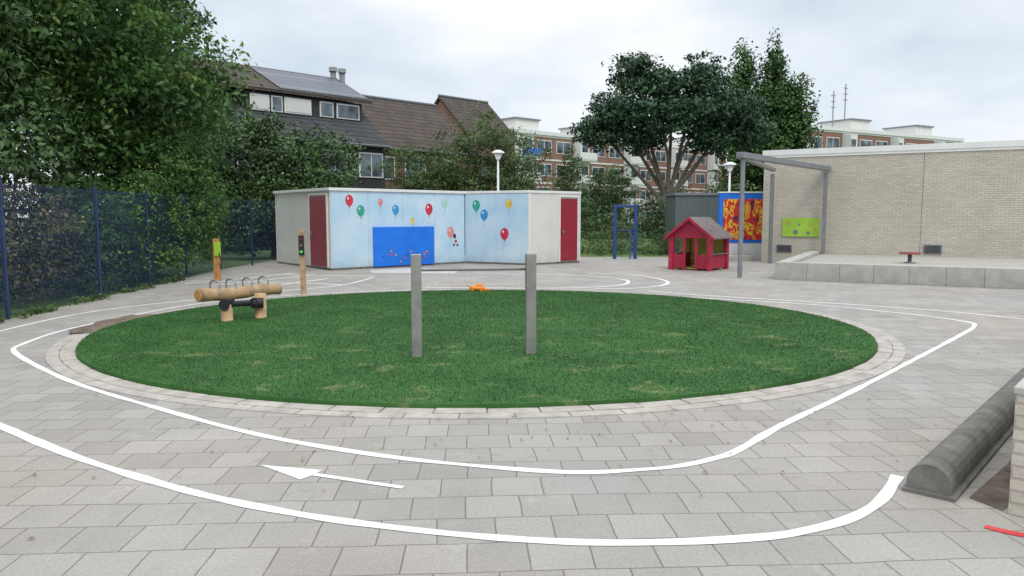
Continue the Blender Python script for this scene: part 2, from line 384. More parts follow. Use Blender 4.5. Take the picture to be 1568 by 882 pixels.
# turf island
TC = (-.42, 10.9); RX, RY = 5.28, 4.8
e = empty('artificial_grass_island', (TC[0], TC[1], 0))
def tz(x, y): return .045+.07*max(0, 1-(x/RX)**2-(y/RY)**2)
g = M(); rings, seg = 14, 120; vs = [(0, 0, tz(0, 0))]
for r in range(1, rings+1):
    for k in range(seg):
        t = 2*math.pi*k/seg; q = r/rings
        wob = 1+(.006*noise.noise(Vector((math.cos(t)*4, math.sin(t)*4, 0))) if r == rings else 0)
        x, y = RX*q*math.cos(t)*wob, RY*q*math.sin(t)*wob; vs.append((x, y, tz(x, y)))
for k in range(seg):
    x, y, z = vs[1+(rings-1)*seg+k]; vs.append((x*1.001, y*1.001, .0))
fs = [(0, 1+k, 1+(k+1) % seg) for k in range(seg)]
for r in range(rings):
    for k in range(seg): fs.append((1+r*seg+k, 1+(r+1)*seg+k, 1+(r+1)*seg+(k+1) % seg, 1+r*seg+(k+1) % seg))
g.add(vs, fs); g.build('turf_mat', [m_turf], e)
rg = np.random.default_rng(3); n = 220000
u = rg.random(n)*2*np.pi; r = np.sqrt(rg.random(n))
x = RX*r*np.cos(u); y = RY*r*np.sin(u); z = .043+.07*np.clip(1-(x/RX)**2-(y/RY)**2, 0, 1)
p = np.stack([x, y, z], 1); a = rg.random(n)*np.pi*2; d = np.stack([np.cos(a), np.sin(a), np.zeros(n)], 1)
h = rg.uniform(.010, .026, n)[:, None]; lean = np.concatenate([rg.normal(size=(n, 2))*.6, np.ones((n, 1))], 1)
V = np.empty((n, 3, 3)); V[:, 0] = p-d*.004; V[:, 1] = p+d*.004; V[:, 2] = p+lean*h
me = bpy.data.meshes.new('turf_blades'); me.vertices.add(3*n); me.vertices.foreach_set('co', V.ravel())
me.loops.add(3*n); me.loops.foreach_set('vertex_index', np.arange(3*n, dtype=np.int32)); me.polygons.add(n); me.polygons.foreach_set('loop_start', np.arange(0, 3*n, 3, dtype=np.int32))
me.update(calc_edges=True); at = me.attributes.new('tone', 'FLOAT', 'FACE'); at.data.foreach_set('value', rg.random(n).astype(np.float32)); me.materials.append(m_blade)
ob = bpy.data.objects.new('turf_blades', me); COL.objects.link(ob); ob.parent = e
g = M(); ns = 78
def q(t, o): return ((RX+o)*math.cos(t), (RY+o)*math.sin(t))
for k in range(ns):
    t0 = 2*math.pi*(k+.015)/ns; t1 = 2*math.pi*(k+.985)/ns; zz = .012+random.uniform(0, .005)
    g.prism([q(t0, .015), q(t0, .17), q(t1, .17), q(t1, .015)], -.01, zz)
for k in range(ns):
    t0 = 2*math.pi*(k+.515)/ns; t1 = 2*math.pi*(k+1.485)/ns; zz = .009+random.uniform(0, .004)
    g.prism([q(t0, .178), q(t0, .31), q(t1, .31), q(t1, .178)], -.01, zz)
g.build('edging_stones', [m_edge], e, bevel=.004)
g = M(); pts = []
for k in range(40):
    t = 2*math.pi*k/40; w_ = 1+.35*noise.noise(Vector((math.cos(t)*2, math.sin(t)*2, 1))); pts.append((-5.88+.30*math.cos(t)*w_, 11.0+1.0*math.sin(t)*w_, .0205))
g.add(pts, [tuple(range(40))]); g.build('bare_soil', [m_soil])
foliage('fallen_leaves', [((-6.2, 11.5, .012), (1.0, 4.5, .004)), ((0, 5.6, .012), (5, 2.0, .004)), ((3.5, 5.2, .012), (1.2, 1.6, .004)), ((-6.8, 17, .012), (1.2, 3, .004)), ((6, 9, .012), (2, 3, .004))], 260, 1, .032, plain('dry_leaf', (.22, .15, .08), .9, .4, 9), seed=5, cr=.5, flat=.004, up=6, zmin=.0, inner=.8)
foliage('weed_tufts', [((-7.72-.075*(y_-11.5), y_, .02), (.10, .8, .06)) for y_ in (7, 9, 11, 12.5, 14, 16, 18)], 170, 22, .06, leaf_lt, seed=6, cr=.09, inner=.4, zmin=.0)

# ------------------------------------------------------------ turning bar
e = empty('gymnastics_turning_bar', (-.41, 8.08, 0)); g = M()
ang = math.atan2(.17, 1.23)
for sx in (-.62, .62): g.box(sx-.055, sx+.055, -.052, .052, .03, 1.19, 0)
g.build('steel_posts', [m_steel], e, rz=ang, bevel=.006)
g = M(); g.tube([(-.57, 0, 1.02), (.57, 0, 1.02)], .014, 12)
g.build('bar', [m_steel], e, rz=ang)

# ------------------------------------------------------------ log rider
e = empty('log_seesaw', (-4.05, 11.15, .05)); an = math.atan2(1.1, .80)
g = M(); pts = []; rr = []
for i in range(13):
    s = -.68+1.36*i/12; pts.append((s, .012*math.sin(i*.9), .41+.012*math.cos(i*.7))); rr.append(.095-.012*i/12+.005*math.sin(i*2.1))
g.tube(pts, rr, 18); g.build('log_beam', [m_wood], e, rz=an)
g = M(); g.tube([(-.683, .0, .42), (-.70, 0, .42)], [.088, .08], 18); g.build('log_end_grain', [m_wood2], e, rz=an)
g = M()
g.tube([(-.09, -.33, -.03), (-.09, -.33, .27)], .085, 14); g.tube([(.31, -.06, -.03), (.31, -.06, .40)], .085, 14)
g.build('support_posts', [m_wood], e)
g = M()
g.tube([(-.09, -.43, .27), (-.09, -.2, .27)], .07, 12); g.tube([(.24, -.17, .27), (.38, -.13, .27)], .075, 14)
g.tube([(.26, -.21, .27), (.33, -.0, .27)], .07, 12)
g.tube([(-.09, -.33, .27), (.31, -.1, .27)], .045, 8); g.box(-.17, .0, -.36, -.24, .22, .34)
g.build('rubber_mounts', [m_dark], e, bevel=.01)
g = M()
for s in (-.42, -.16, .12, .4):
    arc = [(s, -.11, .44), (s, -.12, .55)]+[(s, .12*-math.cos(t*math.pi/6), .56+.06*math.sin(t*math.pi/6)) for t in range(0, 7)]+[(s, .12, .55), (s, .11, .44)]
    g.tube(arc, .012, 8)
g.build('handles', [m_steel], e, rz=an)

# ------------------------------------------------------------ toy traffic-light posts
m_g = plain('signal_green', (.1, .7, .15), .4, 0); m_am = plain('signal_amber', (.7, .3, .02), .4, 0)
e = empty('toy_traffic_light', (-4.27, 15.3, 0)); g = M()
g.box(-.05, .05, -.05, .05, 0, 1.3); g.build('wooden_post', [m_wood], e, bevel=.012)
g = M(); g.box(-.055, .055, -.085, -.052, .80, 1.20); g.build('signal_board', [m_dark], e, bevel=.006)
g = M()
for i, zc in enumerate((1.13, 1.0, .87)): g.disc(0, -.088, zc, .03, .03, mat=i, t=.008)
g.build('lamps', [plain('dull_red_lens', (.16, .02, .02), .4, 0), plain('dull_amber_lens', (.20, .1, .02), .4, 0), m_g], e)
e = empty('toy_petrol_pump_post', (-7.2, 18.3, 0)); g = M()
g.box(-.065, .065, -.065, .065, 0, 1.04); g.build('wooden_post', [m_wood2], e, bevel=.012)
g = M(); g.box(-.02, .13, -.10, -.068, .62, .96); g.build('lime_panel', [m_lime], e, bevel=.006)
g = M(); g.tube([(.1, -.11, .7), (.16, -.13, .5), (.14, -.1, .3), (.08, -.08, .45)], .013, 6); g.build('hose', [m_dark], e)

e = empty('orange_toy_digger', (-.72, 15.45, .05)); g = M()
g.ellipsoid((0, 0, .055), (.16, .10, .06)); g.ellipsoid((.04, 0, .10), (.07, .07, .06)); g.tube([(-.13, 0, .07), (-.22, 0, .12)], [.02, .012], 8)
for a_, b_ in ((-.09, -.09), (.09, -.09), (-.09, .09), (.09, .09)): g.tube([(a_, b_-.015, .03), (a_, b_+.015, .03)], .035, 12, 0)
g.box(.12, .26, -.06, .06, .01, .05); g.build('body', [m_orange], e)

# ------------------------------------------------------------ sheds
def wallfr(p0, p1):
    return math.atan2(p1[1]-p0[1], p1[0]-p0[0]), math.hypot(p1[0]-p0[0], p1[1]-p0[1])
def shed(name, left, corner, right, hgt):
    back = (left[0]+right[0]-corner[0], left[1]+right[1]-corner[1])
    e = empty(name, (corner[0], corner[1], 0))
    poly = [(p[0]-corner[0], p[1]-corner[1]) for p in (left, corner, right, back)]
    g = M(); g.prism(poly, .06, hgt-.02); ob = g.build('walls', [m_offw], e)
    g = M(); cx = sum(p[0] for p in poly)/4; cy = sum(p[1] for p in poly)/4
    big = [(cx+(p[0]-cx)*1.03, cy+(p[1]-cy)*1.03) for p in poly]
    g.prism(big, hgt-.018, hgt+.065); g.build('roof', [m_trim], e, bevel=.01)
    sm = [(cx+(p[0]-cx)*1.004, cy+(p[1]-cy)*1.004) for p in poly]
    g = M(); g.prism(sm, 0, .058); g.build('plinth', [m_conc_d], e)
    return e
A0 = (-7.9, 25.3); A1 = (-5.26, 21.9); A2 = (-1.6, 25.27)
B0 = (-1.57, 25.3); B1 = (.53, 24.2); B2 = (2.3, 25.7)
sa = shed('storage_shed', A0, A1, A2, 2.34)
sb = shed('storage_shed', B0, B1, B2, 2.34)
def face(parent, org, p0, p1, fn, name, mats, bevel=0):
    ang, ln = wallfr(p0, p1); g = M(); fn(g, ln)
    return g.build(name, mats, parent, (p0[0]-org[0], p0[1]-org[1], 0), ang, bevel)
face(sa, A1, A1, A2, lambda g, l: [g.box(.0+i*l/4+.004, (i+1)*l/4-.004, -.012, -.001, .065, 2.31) for i in range(4)], 'blue_wall_skin', [m_pale])
face(sb, B1, B0, B1, lambda g, l: [g.box(.0+i*l/2+.004, (i+1)*l/2-.004, -.012, -.001, .065, 2.31) for i in range(2)], 'blue_wall_skin', [m_pale])
def trim(g, l):
    g.box(-.02, .06, -.022, -.0125, .065, 2.315); g.box(l-.03, l+.02, -.03, -.0135, .065, 2.315)
face(sa, A1, A0, A1, trim, 'corner_trim', [m_trim]); face(sb, B1, B1, B2, trim, 'corner_trim', [m_trim])
def door(a, b_, kx):
    def f(g, l):
        g.box(a, b_, -.04, -.002, .09, 2.16, 0)
        g.box(a-.05, a-.001, -.05, -.003, .07, 2.21, 1); g.box(b_+.001, b_+.05, -.05, -.003, .07, 2.21, 1); g.box(a-.05, b_+.05, -.052, -.003, 2.211, 2.26, 1)
        g.box(kx-.06, kx+.06, -.10, -.075, 1.05, 1.07, 2); g.box(kx-.02, kx+.02, -.074, -.042, 1.0, 1.12, 2)
    return f
face(sa, A1, A0, A1, door(2.85, 4.08, 2.98), 'red_door', [m_red, m_trim, m_steel])
face(sb, B1, B1, B2, door(1.38, 2.18, 1.5), 'red_door', [m_red, m_trim, m_steel])
def board(g, l):
    g.box(1.40, 3.66, -.075, -.014, .05, 1.25, 0)
    rr = random.Random(4)
    for i in range(20):
        x = rr.uniform(1.6, 3.5); z = .15+.25*abs(math.sin(x*4))+rr.uniform(0, .12); g.disc(x, -.076, z, .035, .03, 8, 1+i % 3)
face(sa, A1, A1, A2, board, 'blue_play_board', [m_blue, m_rmur, m_am, m_bluegrey], 0)
bal = {'r': plain('balloon_red', (.55, .03, .06), .4, .25, 9), 'g': plain('balloon_green', (.03, .35, .24), .4, .25, 9), 'b': plain('balloon_blue', (.03, .28, .60), .4, .25, 9),
       'p': plain('balloon_pink', (.65, .25, .22), .4, .25, 9), 'y': plain('balloon_yellow', (.70, .50, .08), .4, .25, 9), 'l': plain('balloon_mint', (.35, .60, .42), .4, .25, 9)}
keys = list(bal)
m_string = plain('string_paint', (.35, .42, .48), .6, 0)
def balloons(items):
    def f(g, l):
        for s, z, k, r in items:
            r *= 1.12
            g.disc(s, -.0125, z, r, r*1.28, 22, keys.index(k), .004, tail=True)
            g.disc(s-r*.3, -.017, z+r*.5, r*.2, r*.3, 10, 7, .002)
            g.add([(s, -.0165, z-r*1.2), (s-r*.22, -.0165, z-r*1.55), (s+r*.22, -.0165, z-r*1.55)], [(0, 1, 2)], keys.index(k))
            pts = [(s+.03*math.sin(i*1.1), -.0168, z-r*1.5-i*.045) for i in range(6)]
            g.tube(pts, .003, 4, 6)
    return f
bm = [bal[k] for k in keys]+[m_string, m_trim]
face(sa, A1, A1, A2, balloons([(.61, 2.04, 'r', .12), (.99, 1.74, 'g', .12), (1.68, 2.0, 'p', .08), (2.23, 1.78, 'b', .11), (2.87, 1.44, 'y', .07), (3.51, 1.8, 'r', .13), (4.15, 2.0, 'l', .09), (4.38, 1.05, 'p', .13)]), 'painted_balloons', bm)
face(sb, B1, B0, B1, balloons([(.44, 1.93, 'g', .13), (.74, 1.62, 'b', .13), (1.66, 1.98, 'y', .11), (1.5, 1.0, 'r', .14)]), 'painted_balloons', bm)
def figure(g, l):
    g.disc(4.55, -.0125, .92, .06, .08, 14, 0, .004); g.disc(4.6, -.0125, .75, .05, .06, 12, 1, .004); g.disc(4.52, -.0125, .63, .035, .05, 10, 0, .004); g.disc(4.66, -.0125, .62, .035, .05, 10, 0, .004)
face(sa, A1, A1, A2, figure, 'painted_figure', [m_dark, m_rmur])

# ------------------------------------------------------------ fences
def fence(name, pts, h=2.1, mat=m_fence, step=.055, z0=0):
    e = empty(name, (pts[0][0], pts[0][1], z0)); g = M(); w = M()
    for a, b_ in zip(pts[:-1], pts[1:]):
        a = Vector(a)-Vector(pts[0]); b_ = Vector(b_)-Vector(pts[0]); l = (b_-a).length; d = (b_-a)/l; an = math.atan2(d.y, d.x)
        k = max(1, round(l/2.5))
        for i in range(k+1):
            p = a+d*l*i/k; g.box(p.x-.03, p.x+.03, p.y-.02, p.y+.02, 0, h+.07, rz=an)
        n = int(l/step)
        for i in range(n):
            p = a+d*(i+.5)*l/n; w.box(p.x-.0028, p.x+.0028, p.y-.0028, p.y+.0028, .04, h)
        for i in range(11):
            z = .06+i*(h-.1)/10; q = a+Vector((-d.y, d.x))*.006
            w.box(q.x, q.x+l, q.y-.004, q.y+.004, z-.004, z+.004, rz=an, c=(q.x, q.y))
    g.build('posts', [mat], e); w.build('wire_mesh', [mat], e)
fence('mesh_fence', [(-7.4, 4.5), (-7.85, 11.6), (-8.1, 14.7), (-8.65, 21.9)])
fence('mesh_fence', [(-8.66, 22.0), (-8.1, 26.4)], step=.06)
fence('mesh_fence', [(-2.0, 32), (12.5, 32.5)], h=1.9, mat=plain('fence_green', (.01, .03, .02), .6), step=.1, z0=.25)

# ------------------------------------------------------------ cream brick building
W0 = Vector((8.6, 25.9)); wa = math.atan2(-.495, .869)
e = empty('cream_brick_school_building', (W0.x, W0.y, 0), wa)
g = M(); g.box(0, 26, 0, 12, 0, 3.62); g.build('walls', [m_cream], e)
g = M(); g.box(-.05, 26.05, -.05, 12.05, 3.622, 3.80); g.box(-.03, 26.03, -.03, -.001, 3.54, 3.621)
g.build('roof_edge', [m_trim], e)
g = M(); g.box(4.79, 4.805, -.003, -.0005, .3, 3.53); g.build('movement_joint', [m_conc_d], e)
def vent(g, a, b_, z0, z1):
    g.box(a, b_, -.03, -.001, z0, z1, 0)
    for i in range(6): g.box(a+.03, b_-.03, -.045, -.031, z0+.03+i*(z1-z0-.04)/6, z0+.045+i*(z1-z0-.04)/6, 1)
g = M(); vent(g, .5, 1.0, .36, .62); vent(g, 4.9, 5.4, .42, .70); g.build('vent_grilles', [m_galv, m_dark], e)
g = M(); g.box(.67, 1.84, -.05, -.004, .90, 1.52, 0)
for i, (a, b_) in enumerate([(.85, 1.35), (1.1, 1.05), (1.55, 1.3), (1.5, 1.02), (1.7, 1.15), (1.2, 1.3)]): g.disc(a, -.052, b_, .09-.01*i, .09-.01*i, 16, 1+i % 2, .004)
g.build('lime_play_panel', [m_lime, m_yg, m_galv], e)

e = empty('steel_canopy_frame', (5.9, 19.4, 0)); g = M()
p2 = (4.3, 5.25); p3 = (2.78, 5.85)
g.box(-.05, .05, -.05, .05, 0, 3.05)
for p in (p2, p3): g.box(p[0]-.06, p[0]+.06, p[1]-.06, p[1]+.06, 0, 2.98, rz=wa)
g.build('columns', [m_galv], e, bevel=.01)
g = M()
def beam(a, b_, w_, z0, z1):
    d = (Vector(b_)-Vector(a)).normalized(); n_ = Vector((-d.y, d.x))*w_/2; a = Vector(a); b_ = Vector(b_)
    g.prism([tuple(a-n_), tuple(b_-n_), tuple(b_+n_), tuple(a+n_)], z0, z1)
beam((-.14, -.18), (4.45, 5.45), .2, 3.052, 3.20); beam((-.05, .12), (2.85, 5.95), .14, 3.06, 3.17)
g.build('beams', [m_galv], e, bevel=.01)

e = empty('concrete_sandpit_border', (6.6, 18.8, 0), math.atan2(-2.2, 4.1)); g = M()
x = 0
while x < 4.6: g.box(x+.002, x+.742, 0, .32, 0, .44); x += .745
g.build('front_blocks', [m_conc], e, bevel=.008)
g = M(); x = .0
while x < 6.2: g.box(0, .32, .325+x+.002, .325+x+.742, 0, .435); x += .745
g.build('side_blocks', [m_conc], e, bevel=.008)
g = M(); g.box(.33, 12, .33, 7.1, 0, .34); g.build('sand_fill', [plain('grey_sand', (.38, .36, .32), .95, .15, 8)], e)
g = M(); g.box(5.22, 12, .02, .30, 0, .40); g.build('dark_edge', [m_conc_d], e)
e = empty('round_play_table', (10.55, 19.9, .34)); g = M()
g.tube([(0, 0, 0), (0, 0, .24)], .05, 10, 0); g.tube([(0, 0, .24), (0, 0, .29)], .26, 20, 1); g.tube([(0, 0, 0), (0, 0, .03)], .14, 12, 0)
g.build('table', [m_galv, plain('dull_red', (.22, .05, .045), .7)], e)

# ------------------------------------------------------------ play house
e = empty('wooden_playhouse', (5.6, 22.5, 0), math.radians(-38)); g = M()
w2, d2 = .60, .60
for sx in (-w2, w2):
    for sy in (-d2, d2): g.box(sx-.07, sx+.07, sy-.07, sy+.07, 0, 1.02, 0)
g.box(-w2+.071, w2-.071, d2-.02, d2+.02, .06, .98, 1)
g.box(-w2-.02, -w2+.02, -d2+.071, d2-.071, .06, .46, 0)
g.box(w2-.02, w2+.02, -d2+.071, d2-.071, .06, .46, 0); g.box(-w2+.071, -.231, -d2-.02, -d2+.02, .06, .46, 0); g.box(.231, w2-.071, -d2-.02, -d2+.02, .06, .46, 0)
g.box(-w2-.09, -w2+.09, -d2+.072, d2-.072, .461, .49, 2); g.box(w2-.09, w2+.09, -d2+.072, d2-.072, .461, .49, 2)
g.box(-.23, -.15, -d2-.03, -d2+.03, .0, .98, 0); g.box(.15, .23, -d2-.03, -d2+.03, 0, .98, 0)
g.box(-w2+.08, w2-.08, -d2+.08, d2-.08, .03, .06, 1); g.box(-.3, .3, .1, .5, .3, .34, 1); g.box(-.5, -.44, -.2, .3, .5, .95, 1)
g.build('frame_and_walls', [m_pink, m_yg, m_groof], e, bevel=.008)
g = M()
for sy in (-d2-.02, d2-.02): g.extr([(-w2-.05, 0, .95), (w2+.05, 0, .95), (w2+.05, 0, 1.03), (0, 0, 1.50), (-w2-.05, 0, 1.03)], (0, sy, 0), (0, sy+.04, 0), 0)
g.build('gables', [m_pink], e)
g = M()
for s in (-1, 1):
    a = [(0, -d2-.14, 1.56), (s*(w2+.18), -d2-.14, .95), (s*(w2+.18), d2+.14, .95), (0, d2+.14, 1.56)]
    if s > 0: a = a[::-1]
    g.slab(a[::-1], .035, 0)
g.build('roof', [m_groof], e)
g = M()
for s in (-1, 1): g.extr([(0, 0, 1.565), (s*(w2+.185), 0, .96), (s*(w2+.185), 0, .87), (0, 0, 1.47)], (0, -d2-.165, 0), (0, -d2-.142, 0))
g.build('barge_boards', [m_pink], e)

e = empty('blue_climbing_frame', (3.8, 27.8, 0)); g = M()
g.box(-.06, .06, -.06, .06, 0, 2.0); g.box(.70, .82, -.06, .06, 0, 2.0); g.box(.061, .699, -.05, .05, 1.9, 1.99)
g.tube([(.06, 0, 1.05), (.70, 0, 1.05)], .025, 8); g.tube([(.56, -.1, .0), (.56, -.1, 1.05)], .035, 8)
g.build('frame', [m_bframe], e, bevel=.01)

e = empty('mural_wall', (7.6, 27.6, 0)); g = M()
g.box(0, 1.9, 0, .15, .0, .60, 1); g.box(-.02, 1.95, -.02, .17, .601, 2.42, 0); g.box(.12, 1.72, -.035, -.021, .72, 2.2, 2)
g.box(-.05, 1.98, -.05, .2, 2.421, 2.47, 1)
g.build('panel', [m_blue, m_white, m_mur], e)
g = M(); g.box(.0, .9, -1.2, -.03, 0, .18, 0); g.build('step', [m_conc], e)
e = empty('garden_shed', (6.5, 30, 0)); g = M(); g.box(0, 2.6, 0, 2, 0, 2.4, 0); g.box(-.06, 2.66, -.06, 2.06, 2.401, 2.5, 1)
for i in range(9): g.box(.28*i+.02, .28*i+.035, -.012, -.001, .05, 2.35, 1)
g.build('body', [m_shed_g, m_zinc], e)

# ------------------------------------------------------------ kerb element and low wall at right
ka = math.atan2(3.55, 3.2)
e = empty('rounded_concrete_kerb', (2.47, 4.10, 0), ka); g = M()
prof = [(.0, 0), (.0, .06)]+[(.115-.115*math.cos(t*math.pi/10), .065+.115*math.sin(t*math.pi/10)) for t in range(11)]+[(.23, .06), (.23, 0)]
prof = [(0, y_, z_) for y_, z_ in prof][::-1]
x = 0
while x < 9: g.extr(prof, (x+.006, 0, 0), (x+2.2, 0, 0)); x += 2.206
g.build('kerb_sections', [m_conc_d], e)
g = M(); g.box(-.02, 9, -.03, .245, .0, .022); g.build('foundation', [m_conc_d], e)
e = empty('low_brick_wall', (2.665, 3.90, 0), ka); g = M(); g.box(0, 6, -.22, 0, 0, .66); g.build('masonry', [m_cream], e)
g = M(); g.box(-.01, 6, -.23, .01, .661, .70); g.build('coping', [m_conc], e, bevel=.005)
g = M(); g.add([(2.60, 4.14, .003), (3.2, 4.72, .003), (8.5, 10.5, .003), (9.0, 10.2, .003), (3.3, 4.55, .003), (2.67, 3.95, .003)], [(0, 5, 4, 3, 2, 1)])
g.build('soil_strip', [m_soil])

# ------------------------------------------------------------ street lamps
for nm, X, Y, ht in (('street_lamp', -.55, 30, 4.1), ('street_lamp', 8.9, 31, 3.7)):
    e = empty(nm, (X, Y, 0)); g = M()
    g.tube([(0, 0, 0), (0, 0, 1), (0, 0, ht-.3)], [.06, .05, .04], 10, 0)
    g.tube([(0, 0, ht-.3), (0, 0, ht-.05)], [.07, .19], 14, 1); g.tube([(0, 0, ht-.048), (0, 0, ht), (0, 0, ht+.07)], [.25, .24, .1], 16, 0)
    g.build('post_and_lantern', [m_trim, m_white], e)

# ------------------------------------------------------------ terraced houses
HA = math.radians(45)
def terrace(name, ridge_r, length, zr, ze, run, roofm, wallm):
    e = empty(name, (ridge_r[0], ridge_r[1], 0), HA)
    g = M(); g.extr([(0, -run+.3, 0), (0, run-.3, 0), (0, run-.3, ze+.05), (0, 0, zr-.25), (0, -run+.3, ze+.05)][::-1], (-length+.15, 0, 0), (-.15, 0, 0)); g.build('walls', [wallm], e)
    g = M()
    g.slab([(-length, -run, ze), (0, -run, ze), (0, 0, zr), (-length, 0, zr)], .18); g.slab([(-length, 0.001, zr), (0, 0.001, zr), (0, run, ze), (-length, run, ze)], .18)
    g.build('tiled_roof', [roofm], e)
    g = M(); g.tube([(-length, 0, zr+.03), (0, 0, zr+.03)], .1, 8); g.tube([(-length, -run-.06, ze-.1), (0, -run-.06, ze-.1)], .07, 8); g.build('ridge_and_gutter', [m_zinc], e)
    g = M()
    k = int(length/2.2)
    for i in range(k):
        x0 = -length+.6+i*2.2
        for z0 in (1.0, 3.6):
            g.box(x0, x0+1.5, -run+.24, -run+.295, z0, z0+1.3, 0); g.box(x0+.08, x0+.71, -run+.21, -run+.239, z0+.08, z0+1.22, 1); g.box(x0+.79, x0+1.42, -run+.21, -run+.239, z0+.08, z0+1.22, 1)
    g.build('windows', [m_trim, m_glass], e)
    return e
e = terrace('dark_roof_house', (-10.2, 44.4), 9.0, 9.35, 5.35, 5.2, m_roofd, m_clad)
g = M(); ztop = 7.78
g.box(-7.2, -.6, -3.5, -.8, 6.3, ztop-.17); g.build('dormer_box', [m_clad], e)
g = M(); g.slab([(-9.0, -3.75, ztop), (-.1, -3.75, ztop), (.1, .05, 9.52), (-9.0, .05, 9.52)], .14); g.build('dormer_roof', [m_roofb], e)
g = M(); k_ = (9.52-ztop)/3.8
g.slab([(-5.4, -3.6, ztop+.15*k_+.06), (-.2, -3.6, ztop+.15*k_+.06), (-.2, -.35, 9.52-.4*k_+.06), (-5.4, -.35, 9.52-.4*k_+.06)], .05); g.build('solar_panels', [m_solar], e)
g = M()
for a, b_ in ((-7.0, -6.0), (-5.9, -5.3), (-5.2, -3.7), (-3.2, -2.4), (-2.2, -.8)):
    g.box(a, b_, -3.56, -3.505, 6.72, 7.50, 0)
    g.box(a+.07, b_-.07, -3.59, -3.561, 6.79, 7.43, 1 if a not in (-5.2, -7.0) else 2)
g.build('dormer_windows', [m_trim, m_glass, m_offw], e)
g = M()
for x_ in (.15, .75):
    g.tube([(x_, .5, 7.5), (x_, .5, 9.95)], .17, 12, 0); g.tube([(x_, .5, 9.96), (x_, .5, 10.2)], [.24, .24], 12, 0)
g.build('chimney_flues', [m_zinc], e)
e = terrace('brown_roof_house', (-5.0, 50.2), 8.5, 8.75, 5.4, 4.4, m_roofb, m_brickd)
e = terrace('brown_roof_house', (-1.9, 59.4), 4.9, 10.3, 7.2, 3.4, m_roofb, m_brick)

# ------------------------------------------------------------ apartment blocks
m_blueb = plain('balcony_blue', (.05, .15, .45), .5)
def apartments(name, org, ang, length, h, storeys, seed, depth=10, pent=True):
    e = empty(name, (org[0], org[1], 0), ang); rr = random.Random(seed)
    g = M(); g.box(0, length, 0, depth, 0, h); g.build('walls', [m_brick], e)
    fl = h/storeys; tr = M(); wi = M(); ba = M()
    tr.box(-.2, length+.2, -.2, depth+.2, h+.001, h+.45)
    bay = 3.4; n = int(length/bay)
    for j in range(storeys):
        z = j*fl
        tr.box(0, length, -.06, -.003, z+fl-.22, z+fl-.02)
        for i in range(n):
            x = i*bay
            if i % 3 == 0:
                tr.box(x+.2, x+bay-.2, -.04, -.0035, z+.1, z+fl-.23)
                wi.box(x+.5, x+1.5, -.07, -.041, z+.2, z+2.25); wi.box(x+1.8, x+2.9, -.07, -.041, z+.95, z+2.25)
                ba.box(x+.1, x+bay-.1, -1.3, -.065, z-.02, z+.14, 0); ba.box(x+.1, x+bay-.1, -1.35, -1.3, z+.141, z+1.05, 1 if rr.random() < .18 else 0)
                ba.box(x+.02, x+.09, -1.35, -.065, z-.02, z+fl-.3, 0)
            else:
                tr.box(x+.35, x+bay-.5, -.05, -.0035, z+.75, z+2.3)
                wi.box(x+.45, x+1.55, -.075, -.051, z+.85, z+2.2); wi.box(x+1.67, x+bay-.6, -.075, -.051, z+.85, z+2.2)
    tr.build('white_trim', [m_trim], e); wi.build('windows', [m_glass], e); ba.build('balconies', [m_trim, m_blueb], e)
    if pent:
        g = M(); x = 2
        while x < length-7:
            g.box(x, x+4, 2, 7, h+.46, h+2.0, 0); g.box(x-.2, x+4.2, 1.8, 7.2, h+2.001, h+2.2, 1); x += rr.uniform(9, 15)
        g.build('roof_housings', [m_offw, m_zinc], e)
    return e
apartments('apartment_block', (.3, 92), math.radians(42), 46, 11.6, 4, 3)
e = apartments('apartment_block', (34.5, 95), math.radians(30), 38, 12.6, 4, 7)
g = M()
for x_, t_ in ((8, 5.5), (13.5, 4.0), (16, 5.2)):
    g.tube([(x_, 4, 12.7), (x_, 4, 14.6+t_)], .09, 6)
    for k in range(3): g.tube([(x_-.5, 4, 14+t_-k*.8), (x_+.5, 4, 14+t_-k*.8)], .05, 5)
g.build('antennas', [m_galv], e)

# ------------------------------------------------------------ vegetation
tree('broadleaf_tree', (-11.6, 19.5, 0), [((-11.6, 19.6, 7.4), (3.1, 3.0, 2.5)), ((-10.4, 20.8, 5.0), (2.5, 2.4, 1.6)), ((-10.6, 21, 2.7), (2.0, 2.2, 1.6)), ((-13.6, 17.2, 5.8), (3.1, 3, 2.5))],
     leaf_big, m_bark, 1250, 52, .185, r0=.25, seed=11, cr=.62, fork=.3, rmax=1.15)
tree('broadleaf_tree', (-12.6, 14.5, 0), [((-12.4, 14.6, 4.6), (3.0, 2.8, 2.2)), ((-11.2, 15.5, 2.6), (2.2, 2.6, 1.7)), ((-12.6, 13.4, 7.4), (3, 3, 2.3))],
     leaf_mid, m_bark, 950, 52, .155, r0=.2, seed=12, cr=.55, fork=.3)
foliage('shrub', [((-8.9, 17.8, 1.3), (.75, 2.2, 1.35)), ((-8.8, 20.2, 1.9), (.8, 1.8, 1.7)), ((-9.2, 16, .8), (.8, 1.5, 1.0))], 420, 52, .10, leaf_big, seed=21, cr=.32, inner=.3)
foliage('fence_hedge', [((-9.2, y_, .9), (.8, 1.2, 1.05+.2*math.sin(y_))) for y_ in (6, 8, 10, 12, 14)], 650, 48, .09, leaf_hedge, seed=22, cr=.3, inner=.35)
tree('tall_background_tree', (-19, 40, 0), [((-19, 40, 11), (2.6, 2.5, 3.5)), ((-20, 40, 7), (3, 3, 3))], leaf_dark, m_bark, 350, 40, .3, r0=.3, seed=13, cr=.8)
